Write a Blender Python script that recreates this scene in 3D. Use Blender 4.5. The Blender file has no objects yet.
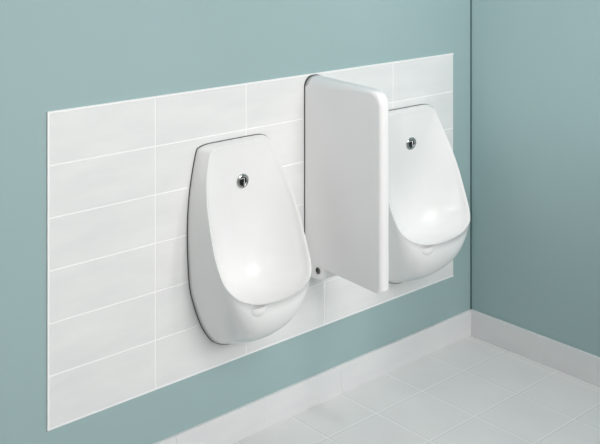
import bpy, bmesh, math, random
from mathutils import Vector
from mathutils.bvhtree import BVHTree
random.seed(4)
SC = bpy.context.scene
COL = SC.collection

# ------------------------------------------------------------------ materials
def lin(c):
    return tuple(((v/255)/12.92 if v/255 <= .04045 else ((v/255+.055)/1.055)**2.4) for v in c) + (1,)

def new_mat(name):
    m = bpy.data.materials.new(name); m.use_nodes = True
    nt = m.node_tree
    return m, nt, nt.nodes['Principled BSDF']

def noisy(name, c1, c2, scale, rough, spec=.5, detail=3, stretch=(1, 1, 1), bump=0, coat=0):
    m, nt, p = new_mat(name)
    N, L = nt.nodes, nt.links
    g = N.new('ShaderNodeNewGeometry')
    mp = N.new('ShaderNodeMapping'); mp.inputs['Scale'].default_value = stretch
    L.new(g.outputs['Position'], mp.inputs['Vector'])
    n = N.new('ShaderNodeTexNoise'); n.inputs['Scale'].default_value = scale; n.inputs['Detail'].default_value = detail
    L.new(mp.outputs[0], n.inputs['Vector'])
    r = N.new('ShaderNodeValToRGB')
    r.color_ramp.elements[0].position = .3; r.color_ramp.elements[1].position = .7
    r.color_ramp.elements[0].color = lin(c1); r.color_ramp.elements[1].color = lin(c2)
    L.new(n.outputs['Fac'], r.inputs[0]); L.new(r.outputs[0], p.inputs['Base Color'])
    p.inputs['Roughness'].default_value = rough
    p.inputs['Specular IOR Level'].default_value = spec
    p.inputs['Coat Weight'].default_value = coat
    p.inputs['Coat Roughness'].default_value = .08
    if bump:
        b = N.new('ShaderNodeBump'); b.inputs['Strength'].default_value = bump; b.inputs['Distance'].default_value = .002
        L.new(n.outputs['Fac'], b.inputs['Height']); L.new(b.outputs[0], p.inputs['Normal'])
    return m

M_wall = noisy('teal_paint', (163, 187, 188), (165, 189, 190), 2.0, .75, .15)
M_tile = noisy('white_tile', (233, 234, 234), (240, 241, 240), 5, .45, .3, 5, (1, 1, 4))
M_grout = noisy('white_grout', (253, 253, 253), (254, 254, 254), 30, .8, .1)
M_skirt = noisy('skirting_tile', (230, 231, 232), (235, 236, 236), 6, .5, .3, 4, (1, 1, 3))
M_skirtgrout = noisy('skirting_grout', (240, 241, 241), (243, 244, 243), 20, .8, .1)
M_corner = noisy('corner_strip', (88, 112, 114), (92, 116, 118), 10, .8, .1)
M_ceramic = noisy('white_ceramic', (243, 243, 243), (245, 245, 244), 3, .26, .5)
M_panel = noisy('white_partition', (243, 242, 242), (245, 244, 244), 3, .3, .4)
M_seamshade = noisy('grey_seam_shade', (70, 73, 75), (78, 80, 82), 40, .7, .2)  # dark grey colour stands in for shadow in the gap at the wall
M_dark = noisy('dark_recess', (10, 10, 10), (16, 16, 16), 60, .35, .5)
M_hole = noisy('screw_recess', (92, 92, 92), (104, 104, 104), 60, .5, .3)
M_chrome = noisy('chrome', (190, 190, 190), (205, 205, 205), 30, .12)
M_chrome.node_tree.nodes['Principled BSDF'].inputs['Metallic'].default_value = 1

def floor_mat():
    m, nt, p = new_mat('floor_tile')
    N, L = nt.nodes, nt.links
    g = N.new('ShaderNodeNewGeometry'); s = N.new('ShaderNodeSeparateXYZ')
    L.new(g.outputs['Position'], s.inputs[0])
    def math_(op, a, b=None, c=None):
        n = N.new('ShaderNodeMath'); n.operation = op
        for i, v in enumerate((a, b, c)):
            if v is None: continue
            if isinstance(v, (int, float)): n.inputs[i].default_value = v
            else: L.new(v, n.inputs[i])
        return n.outputs[0]
    def line(o, off, w):
        q = math_('DIVIDE', math_('SUBTRACT', o, off), .2)
        fr = math_('FRACT', q)
        dist = math_('MINIMUM', fr, math_('SUBTRACT', 1.0, fr))
        return math_('LESS_THAN', dist, w/2/.2)
    lx = line(s.outputs['X'], .165-4.0, .0035); ly = line(s.outputs['Y'], -.157-8.0, .0035)
    grid = math_('MAXIMUM', lx, ly)
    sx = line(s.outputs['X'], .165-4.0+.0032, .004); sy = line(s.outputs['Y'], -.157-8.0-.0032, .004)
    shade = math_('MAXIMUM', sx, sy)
    n = N.new('ShaderNodeTexNoise'); n.inputs['Scale'].default_value = 4; n.inputs['Detail'].default_value = 4
    L.new(g.outputs['Position'], n.inputs['Vector'])
    r = N.new('ShaderNodeValToRGB')
    r.color_ramp.elements[0].position = .3; r.color_ramp.elements[1].position = .7
    r.color_ramp.elements[0].color = lin((222, 223, 223)); r.color_ramp.elements[1].color = lin((230, 231, 230))
    L.new(n.outputs['Fac'], r.inputs[0])
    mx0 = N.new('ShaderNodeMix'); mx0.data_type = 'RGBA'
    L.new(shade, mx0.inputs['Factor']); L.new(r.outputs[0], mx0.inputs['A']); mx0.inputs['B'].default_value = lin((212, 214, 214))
    mx = N.new('ShaderNodeMix'); mx.data_type = 'RGBA'
    L.new(grid, mx.inputs['Factor']); L.new(mx0.outputs['Result'], mx.inputs['A']); mx.inputs['B'].default_value = lin((243, 244, 243))
    L.new(mx.outputs['Result'], p.inputs['Base Color'])
    p.inputs['Roughness'].default_value = .5; p.inputs['Specular IOR Level'].default_value = .3
    return m
M_floor = floor_mat()

# ------------------------------------------------------------------ helpers
def obj(name, bm, mat, parent=None, smooth=False):
    bmesh.ops.recalc_face_normals(bm, faces=bm.faces)
    me = bpy.data.meshes.new(name); bm.to_mesh(me); bm.free()
    me.materials.append(mat)
    if smooth:
        for f in me.polygons: f.use_smooth = True
    o = bpy.data.objects.new(name, me); COL.objects.link(o)
    if parent: o.parent = parent
    return o

def add_box(bm, x0, x1, y0, y1, z0, z1):
    v = [bm.verts.new((x, y, z)) for z in (z0, z1) for (x, y) in ((x0, y0), (x1, y0), (x1, y1), (x0, y1))]
    for q in ((3, 2, 1, 0), (4, 5, 6, 7), (0, 1, 5, 4), (1, 2, 6, 5), (2, 3, 7, 6), (3, 0, 4, 7)):
        bm.faces.new([v[i] for i in q])

def thing(name, label, cat, loc, group=None):
    o = bpy.data.objects.new(name, None); COL.objects.link(o)
    o.location = loc; o['label'] = label; o['category'] = cat
    o.empty_display_size = .1
    if group: o['group'] = group
    return o

def struct(name, bm, mat):
    o = obj(name, bm, mat); o['kind'] = 'structure'; return o

def loft(bm, loops, closed=True):
    rows = [[bm.verts.new(p) for p in lp] for lp in loops]
    n = len(rows[0])
    for a, b in zip(rows, rows[1:]):
        for i in range(n if closed else n-1):
            j = (i+1) % n
            bm.faces.new((a[i], a[j], b[j], b[i]))
    return rows

def catmull(P, t):
    n = len(P)-1
    i = min(int(t), n-1); u = t-i
    def g(k):                                 # the halves mirror smoothly over the centre line
        if 0 <= k <= n: return Vector(P[k])
        v = Vector(P[-k] if k < 0 else P[2*n-k]); v.x = -v.x; return v
    a, b, c, d = g(i-1), g(i), g(i+1), g(i+2)
    return .5*((2*b)+(c-a)*u+(2*a-5*b+4*c-d)*u*u+(3*b-a-3*c+d)*u**3)

def smoothstep(a, b, x):
    t = max(0, min(1, (x-a)/(b-a))); return t*t*(3-2*t)

# ------------------------------------------------------------------ room shell
XR = 1.598                                    # right wall plane; the back wall is y = 0, the floor z = 0
bm = bmesh.new(); add_box(bm, -3.2, XR+.12, 0, .12, 0, 2.7); struct('wall_back', bm, M_wall)
bm = bmesh.new(); add_box(bm, XR, XR+.12, -2.6, 0, 0, 2.7); struct('wall_right', bm, M_wall)
bm = bmesh.new(); add_box(bm, -3.2, XR+.12, -4.2, .12, -.1, 0); struct('floor', bm, M_floor)
bm = bmesh.new(); add_box(bm, XR-.004, XR, -.004, 0, .088, 2.7); struct('trim_1', bm, M_corner)  # thin dark teal strip up the corner

def skirting(name, axis):
    bm = bmesh.new(); g = bmesh.new(); h, d = .088, .008
    if axis == 'x':
        xs = [XR-d-.0015]+[.963-.3*k for k in range(0, 14)]
        e0 = XR-d
        for a, b in zip(xs, xs[1:]):
            add_box(bm, b+.0015, a-.0015, -d, 0, .002, h)
        add_box(g, xs[-1], e0, -d+.0012, 0, 0, h-.001)
    else:
        ys = [-.002]+[-.285-.3*k for k in range(0, 8)]
        for a, b in zip(ys, ys[1:]):
            add_box(bm, XR-d, XR, b+.0015, a-.0015, .002, h)
        add_box(g, XR-d+.0012, XR, ys[-1], 0, 0, h-.001)
    o = struct(name, bm, M_skirt)
    gg = obj('grout', g, M_skirtgrout, o)
skirting('baseboard_back', 'x'); skirting('baseboard_right', 'y')

# ------------------------------------------------------------------ tile panel (5 x 6 tiles, 1.5 x 0.75 m)
Z0, Z1 = .23, .98
tp = thing('tile_panel', 'white rectangular tiled panel on the teal wall behind both urinals', 'tile panel', (.75, 0, Z0))
def rel(bm, p):
    bmesh.ops.translate(bm, verts=bm.verts, vec=(-p.location.x, -p.location.y, -p.location.z)); return bm
bm = bmesh.new()
for i in range(5):
    for j in range(6):
        x0, z0 = i*.3, Z0+j*.125
        add_box(bm, x0+.0019, x0+.3-.0019, -.0055, -.001, z0+.0017, z0+.125-.0017)
bmesh.ops.bevel(bm, geom=[e for e in bm.edges if all(v.co.y < -.005 for v in e.verts)], offset=.0007, segments=1, affect='EDGES')
obj('tiles', rel(bm, tp), M_tile, tp)
bm = bmesh.new(); add_box(bm, .001, 1.499, -.0045, -.0002, Z0+.001, Z1-.001); obj('grout', rel(bm, tp), M_grout, tp)
bm = bmesh.new()
add_box(bm, -.004, .0016, -.006, -.0002, Z0-.003, Z1+.003); add_box(bm, .0016, 1.5, -.006, -.0002, Z1-.0014, Z1+.003)
add_box(bm, .0016, 1.5, -.006, -.0002, Z0-.003, Z0+.0014)
obj('edge_trim', rel(bm, tp), M_grout, tp)  # white trim along the panel's left, top and bottom edges
for ch in tp.children: ch.scale.x = .9965

# ------------------------------------------------------------------ urinal (origin: wall, centre line, z = 0; y towards the room is negative)
YT = -.0055                                   # tile face
BACK = [(0, .836), (.05, .836), (.09, .835), (.112, .830), (.122, .820), (.136, .76), (.146, .696), (.150, .63), (.150, .577),
        (.147, .51), (.140, .45), (.115, .375), (.089, .326), (.056, .293), (0, .277)]
RIM = [(0, .045, .833), (.045, .045, .833), (.085, .046, .831), (.100, .047, .825), (.108, .049, .815), (.127, .062, .76),
       (.142, .084, .70), (.150, .108, .64), (.153, .130, .58), (.151, .148, .54), (.145, .166, .508), (.126, .187, .482),
       (.092, .199, .464), (.05, .204, .454), (0, .205, .451)]
NS = 56
def half(P, f): return [catmull(P, f*(len(P)-1)*k/NS) for k in range(NS+1)]
def ring(fn):                                 # full loop from a half function index k -> (x, d, z)
    h = [fn(k) for k in range(NS+1)]
    pts = [(p[0], -p[1], p[2]) for p in h]
    return pts + [(-p[0], p[1], p[2]) for p in reversed(pts[1:-1])]
hb = half(BACK, 1); hr = half(RIM, 1)
GAP = .0085                                   # ceramic starts this far from the wall (dark shade strip behind)
def low(k): return smoothstep(8.2/14, 13/14, k/NS)
def outer(k, s):
    b, r = hb[k], hr[k]
    P0 = Vector((b[0], GAP, b[1])); P3 = Vector(r)
    D = P3.y-GAP; w = low(k)
    P1 = Vector((b[0]+.003*(1-w)+.004*w*(b[0]>.01), GAP+D*(.45*(1-w)+.44*w), b[1]+.034*w))
    P2 = Vector((r[0]*(1-.01*w)+.002*(1-w), P3.y-D*(.25*(1-w)-.10*w), r[2]-.106*w))
    u = 1-s
    return P0*u**3+P1*3*u*u*s+P2*3*u*s*s+P3*s**3
ZC = .57
def inner(k, q):                              # q: 1 at the rim, 0 in the middle of the bowl
    r = hr[k]; w = smoothstep(7/14, 13/14, k/NS)
    x = r[0]*q; z = ZC+(r[2]-ZC)*q
    z -= w*.055*(4*q*(1-q))**.9
    p = 2.6
    DC = .044-.012*smoothstep(.75, .6, z)
    return Vector((x, DC+(r[1]-DC)*q**p, z))
def rimroll(k, a):                            # rounded lip between outer and inner edge
    r = hr[k]; c = Vector((0, 0, ZC)); t = .0045
    i = inner(k, .955)
    o = Vector(r)
    m = (o+i)/2; e = (o-i)/2
    n = Vector((0, 1, .25)).normalized()*min(.0002+.005*smoothstep(5/14, 11/14, k/NS), e.length)
    return m+e*math.cos(a)+n*math.sin(a)
loops = [ring(lambda k, s=s: outer(k, s)) for s in [i/14 for i in range(15)]]
loops += [ring(lambda k, a=a: rimroll(k, a)) for a in [math.pi*i/7 for i in range(1, 7)]]
loops += [ring(lambda k, q=q: inner(k, q)) for q in [.955-.95*(i/26) for i in range(27)]]

def make_urinal(loc, label):
    t = thing('urinal', label, 'urinal', loc, 'wall-hung urinals on the tile panel')
    bm = bmesh.new(); rows = loft(bm, loops)
    bm.faces.new(rows[-1]); bm.faces.new(list(reversed(rows[0])))
    body = obj('bowl', bm, M_ceramic, t, True)
    bmv = bmesh.new(); bmv.from_mesh(body.data); tree = BVHTree.FromBMesh(bmv); bmv.free()
    # dark strip standing in for the shadow gap between ceramic and tile
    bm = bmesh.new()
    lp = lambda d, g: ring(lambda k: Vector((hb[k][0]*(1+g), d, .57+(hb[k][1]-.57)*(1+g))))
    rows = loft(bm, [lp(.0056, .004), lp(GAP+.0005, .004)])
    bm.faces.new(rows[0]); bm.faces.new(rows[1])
    obj('wall_seam_shade', bm, M_seamshade, t)
    # chrome inlet in the back of the bowl
    nx, nz = .006, .727
    hit = tree.ray_cast(Vector((nx, -1, nz)), Vector((0, 1, 0)))
    ny, nrm = hit[0].y, hit[1]
    bm = bmesh.new()
    prof = [(0.0185, -.001), (.0185, .0015), (.0172, .0035), (.0145, .0045), (.0118, .004), (.011, .0015)]
    seg = 32
    lo = [[(r*math.cos(2*math.pi*i/seg), -h, r*math.sin(2*math.pi*i/seg)) for i in range(seg)] for r, h in prof]
    loft(bm, lo)
    fl = obj('inlet_flange', bm, M_chrome, t, True); fl['label'] = 'round chrome water inlet'
    fl.location = (nx, ny, nz); fl.scale = (1.12, 1, 1.08)
    fl.rotation_euler = Vector((0, -1, 0)).rotation_difference(nrm if nrm.y < 0 else -nrm).to_euler()
    bm = bmesh.new()
    rows = loft(bm, [[(.0124*math.cos(2*math.pi*i/seg), -.0018, .0124*math.sin(2*math.pi*i/seg)) for i in range(seg)],
                     [(.0124*math.cos(2*math.pi*i/seg), .001, .0124*math.sin(2*math.pi*i/seg)) for i in range(seg)]])
    bm.faces.new(rows[0]); bm.faces.new(rows[1])
    obj('inlet_recess', bm, M_dark, fl)
    bm = bmesh.new()                          # stubby nozzle: chrome cross-piece in front of the dark recess
    add_box(bm, .0012, .0036, -.006, -.0015, -.0095, .0095)
    add_box(bm, -.0105, .001, -.005, -.0015, .0062, .0095)
    add_box(bm, .0036, .0105, -.005, -.0015, -.0095, -.0045)
    bmesh.ops.bevel(bm, geom=list(bm.edges), offset=.0006, segments=2, affect='EDGES')
    obj('inlet_nozzle', bm, M_chrome, fl, True)
    # drip nose under the lip
    bm = bmesh.new()
    cx, cz, R = -.067, .450, .021
    grid = []
    for i in range(9):
        row = []
        for j in range(25):
            a = math.pi+math.pi*j/24; r = R*(i+.001)/8
            x = cx+r*math.cos(a)*1.2; z = cz+r*math.sin(a)*1.2
            h = tree.ray_cast(Vector((x, -1, z)), Vector((0, 1, 0)))
            y = h[0].y-.006*(1-(i/8)**3)+.0008
            row.append(bm.verts.new((x, y, z)))
        grid.append(row)
    for a, b in zip(grid, grid[1:]):
        for j in range(24): bm.faces.new((a[j], a[j+1], b[j+1], b[j]))
    obj('drip_nose', bm, M_ceramic, t, True)
    return t
UX = .55
u1 = make_urinal((UX, 0, 0), 'white ceramic urinal left of the partition, nearest, all of it in view')
def dup(root, loc, label):
    r = root.copy(); COL.objects.link(r); r.location = loc; r['label'] = label
    for ch in list(root.children):
        c = ch.copy(); COL.objects.link(c); c.parent = r
        for g in list(ch.children):
            d = g.copy(); COL.objects.link(d); d.parent = c
    return r
u2 = dup(u1, (1.237, -.001, -.005), 'white ceramic urinal behind the partition by the room corner, left side hidden')
u2.scale = (1.135, .89, 1)

# ------------------------------------------------------------------ partition between the urinals
pt = thing('urinal_divider', 'tall white divider panel with rounded edges jutting from the wall between the two urinals', 'divider', (.854, 0, 0))
def arc(cx, cz, r, a0, a1, n=8):
    return [(cx+r*math.cos(a0+(a1-a0)*i/n), cz+r*math.sin(a0+(a1-a0)*i/n)) for i in range(n+1)]
PI = math.pi
def line(a, b, n): return [(a[0]+(b[0]-a[0])*i/n, a[1]+(b[1]-a[1])*i/n) for i in range(n)]
DF = .294
out = line((GAP, .979), (DF-.042, .967), 14)
out += arc(DF-.040, .927, .040, PI/2, 0, 10)[0:]
out += line((DF, .915), (DF, .432), 12)
out += arc(DF-.014, .427, .014, 0, -PI/2, 6)
out += line((DF-.03, .4135), (.098, .4285), 8)
out += [(.092, .4285), (.0865, .4265), (.083, .421), (.081, .412), (.077, .403), (.070, .397), (.061, .3945)]
out += line((.055, .394), (GAP, .394), 4)+[(GAP, .394)]
def Tt(d): return .038-(.038-.0185)*d/DF
def normals(P):
    res = []
    for i, p in enumerate(P):
        a = P[max(0, i-1)]; b = P[min(len(P)-1, i+1)]
        tx, tz = b[0]-a[0], b[1]-a[1]; l = math.hypot(tx, tz) or 1
        res.append((-tz/l, tx/l) if False else (tz/l*-1, tx/l))
    return res
nr = normals(out)
# make normals point out of the profile (the outline runs clockwise in d,z: top -> front -> bottom)
loopsL = []
def pring(a):
    res = []
    for (d, z), (nx, nz) in zip(out, nr):
        ox, oz = nx, nz                       # outward
        T = Tt(d)
        rad = (.85-.5*d/DF)*T*max(0, oz)+.013*abs(ox)+.008*max(0, -oz)
        rad = min(rad, T*.9)
        ins = rad*(1-math.cos(a))
        dd = d-ox*ins if d > GAP+1e-6 else d
        res.append((-(T-rad+rad*math.sin(a)), dd, z-oz*ins))   # half section; the middle line is shifted below
    return res
angs = [PI/2*i/7 for i in range(8)]
left = [pring(a) for a in reversed(angs)]
right = [[(-x, d, z) for x, d, z in l] for l in reversed(left)]
allp = [[(x+.0035*d/DF, -d, z) for x, d, z in l] for l in left+right]
bm = bmesh.new()
rows = [[bm.verts.new(p) for p in l] for l in allp]
n = len(out)
for a, b in zip(rows, rows[1:]):
    for i in range(n-1): bm.faces.new((a[i], a[i+1], b[i+1], b[i]))
bm.faces.new(rows[0]); bm.faces.new(list(reversed(rows[-1])))
for a, b in zip(rows, rows[1:]):              # wall side is closed by a strip
    bm.faces.new((a[0], b[0], b[-1], a[-1]))
bmesh.ops.remove_doubles(bm, verts=bm.verts, dist=1e-6)
pan = obj('panel', bm, M_panel, pt, True)
wn = pan.modifiers.new('wn', 'WEIGHTED_NORMAL'); wn.weight = 100; wn.keep_sharp = False
# dark strip in place of the shadow line along the wall
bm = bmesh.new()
def seam_loop(d, g):
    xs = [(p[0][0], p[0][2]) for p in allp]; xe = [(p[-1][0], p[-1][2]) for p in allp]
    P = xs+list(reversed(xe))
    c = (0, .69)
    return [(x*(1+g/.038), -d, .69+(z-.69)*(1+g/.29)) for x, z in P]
rows = loft(bm, [seam_loop(.0056, .0012), seam_loop(GAP+.0005, .0012)])
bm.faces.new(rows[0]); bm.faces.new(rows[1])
obj('wall_seam_shade', bm, M_seamshade, pt)
# fixing hole in the foot
bm = bmesh.new(); seg = 24
hx = -Tt(.06)
lo = [[(hx+e, -.060+r*math.cos(2*PI*i/seg), .4235+r*1.15*math.sin(2*PI*i/seg)) for i in range(seg)] for r, e in ((.0085, .002), (.0085, -.0006), (.0072, -.0008), (.0066, -.0004))]
rows = loft(bm, lo); bm.faces.new(rows[-1])
h = obj('fixing_hole', bm, M_hole, pt, False); h['label'] = 'dark round fixing hole near the wall'
bm = bmesh.new()
rows = loft(bm, [[(hx+e, -.058+r*math.cos(2*PI*i/seg), .4225+.003+r*1.1*math.sin(2*PI*i/seg)) for i in range(seg)] for r, e in ((.0048, -.0012), (.0048, .001))])
bm.faces.new(rows[0]); bm.faces.new(rows[1])
obj('screw', bm, M_dark, h)

# ------------------------------------------------------------------ light
w = bpy.data.worlds.new('world'); SC.world = w; w.use_nodes = True
bg = w.node_tree.nodes['Background']; bg.inputs[0].default_value = (1, .985, .975, 1); bg.inputs[1].default_value = .38
# world light dimmed towards the left, added to shade the urinal sides
wn_, wl_ = w.node_tree.nodes, w.node_tree.links
tc = wn_.new('ShaderNodeTexCoord'); sx_ = wn_.new('ShaderNodeSeparateXYZ'); mr = wn_.new('ShaderNodeMapRange')
mr.inputs['From Min'].default_value = -1; mr.inputs['From Max'].default_value = .6
mr.inputs['To Min'].default_value = .22; mr.inputs['To Max'].default_value = .50
wl_.new(tc.outputs['Generated'], sx_.inputs[0]); wl_.new(sx_.outputs['X'], mr.inputs['Value']); wl_.new(mr.outputs[0], bg.inputs[1])
def area(name, loc, target, sx, sy, power, spread=PI, col=(1, 1, 1)):
    l = bpy.data.lights.new(name, 'AREA'); l.shape = 'RECTANGLE'; l.size = sx; l.size_y = sy; l.energy = power
    l.spread = spread; l.color = col
    o = bpy.data.objects.new(name, l); COL.objects.link(o); o.location = loc
    o.rotation_euler = (Vector(target)-Vector(loc)).to_track_quat('-Z', 'Y').to_euler()
    return o
area('front_softbox', (.35, -2.7, 2.2), (-.25, 0, 1.1), .9, 1.7, 15.5, math.radians(95), (1, .985, .975))
def spot(name, loc, target, power, size, soft, col=(1, 1, 1)):
    sp = bpy.data.lights.new(name, 'SPOT'); sp.energy = power; sp.spot_size = math.radians(size); sp.spot_blend = 1
    sp.shadow_soft_size = soft; sp.color = col
    so = bpy.data.objects.new(name, sp); COL.objects.link(so); so.location = loc
    so.rotation_euler = (Vector(target)-so.location).to_track_quat('-Z', 'Y').to_euler()
area('right_fill', (1.3, -2.5, 1.7), (.95, 0, .62), .4, 1.2, 1.5, math.radians(55), (1, .985, .975))  # unseen fill light added to brighten the right tiles and second urinal
spot('wall_spot', (-1.2, -1.9, 2.2), (1.6, -.5, 1.6), 215, 44, .2)
spot('floor_fill', (.9, -1.3, 2.9), (1.2, -.5, 0), 62, 36, .2)  # unseen light added to lay a brighter pool on the floor
spot('divider_fill', (-1.1, -1.75, 1.3), (.82, -.19, .66), 16, 18, .1)  # unseen light added only to lift the divider's left face

# ------------------------------------------------------------------ camera
cam = bpy.data.cameras.new('camera'); co = bpy.data.objects.new('camera', cam); COL.objects.link(co)
co.location = (-1.093, -2.128, 1.445)
co.rotation_euler = (PI/2, 0, -math.atan2(.66556, .74634))
cam.sensor_width = 36; cam.sensor_fit = 'HORIZONTAL'; cam.lens = 975.592/600*36
cam.shift_y = -(222+83)/600; cam.clip_start = .05
SC.camera = co
SC.view_settings.view_transform = 'Standard'; SC.view_settings.look = 'None'
SC.view_settings.exposure = .05; SC.view_settings.gamma = 1
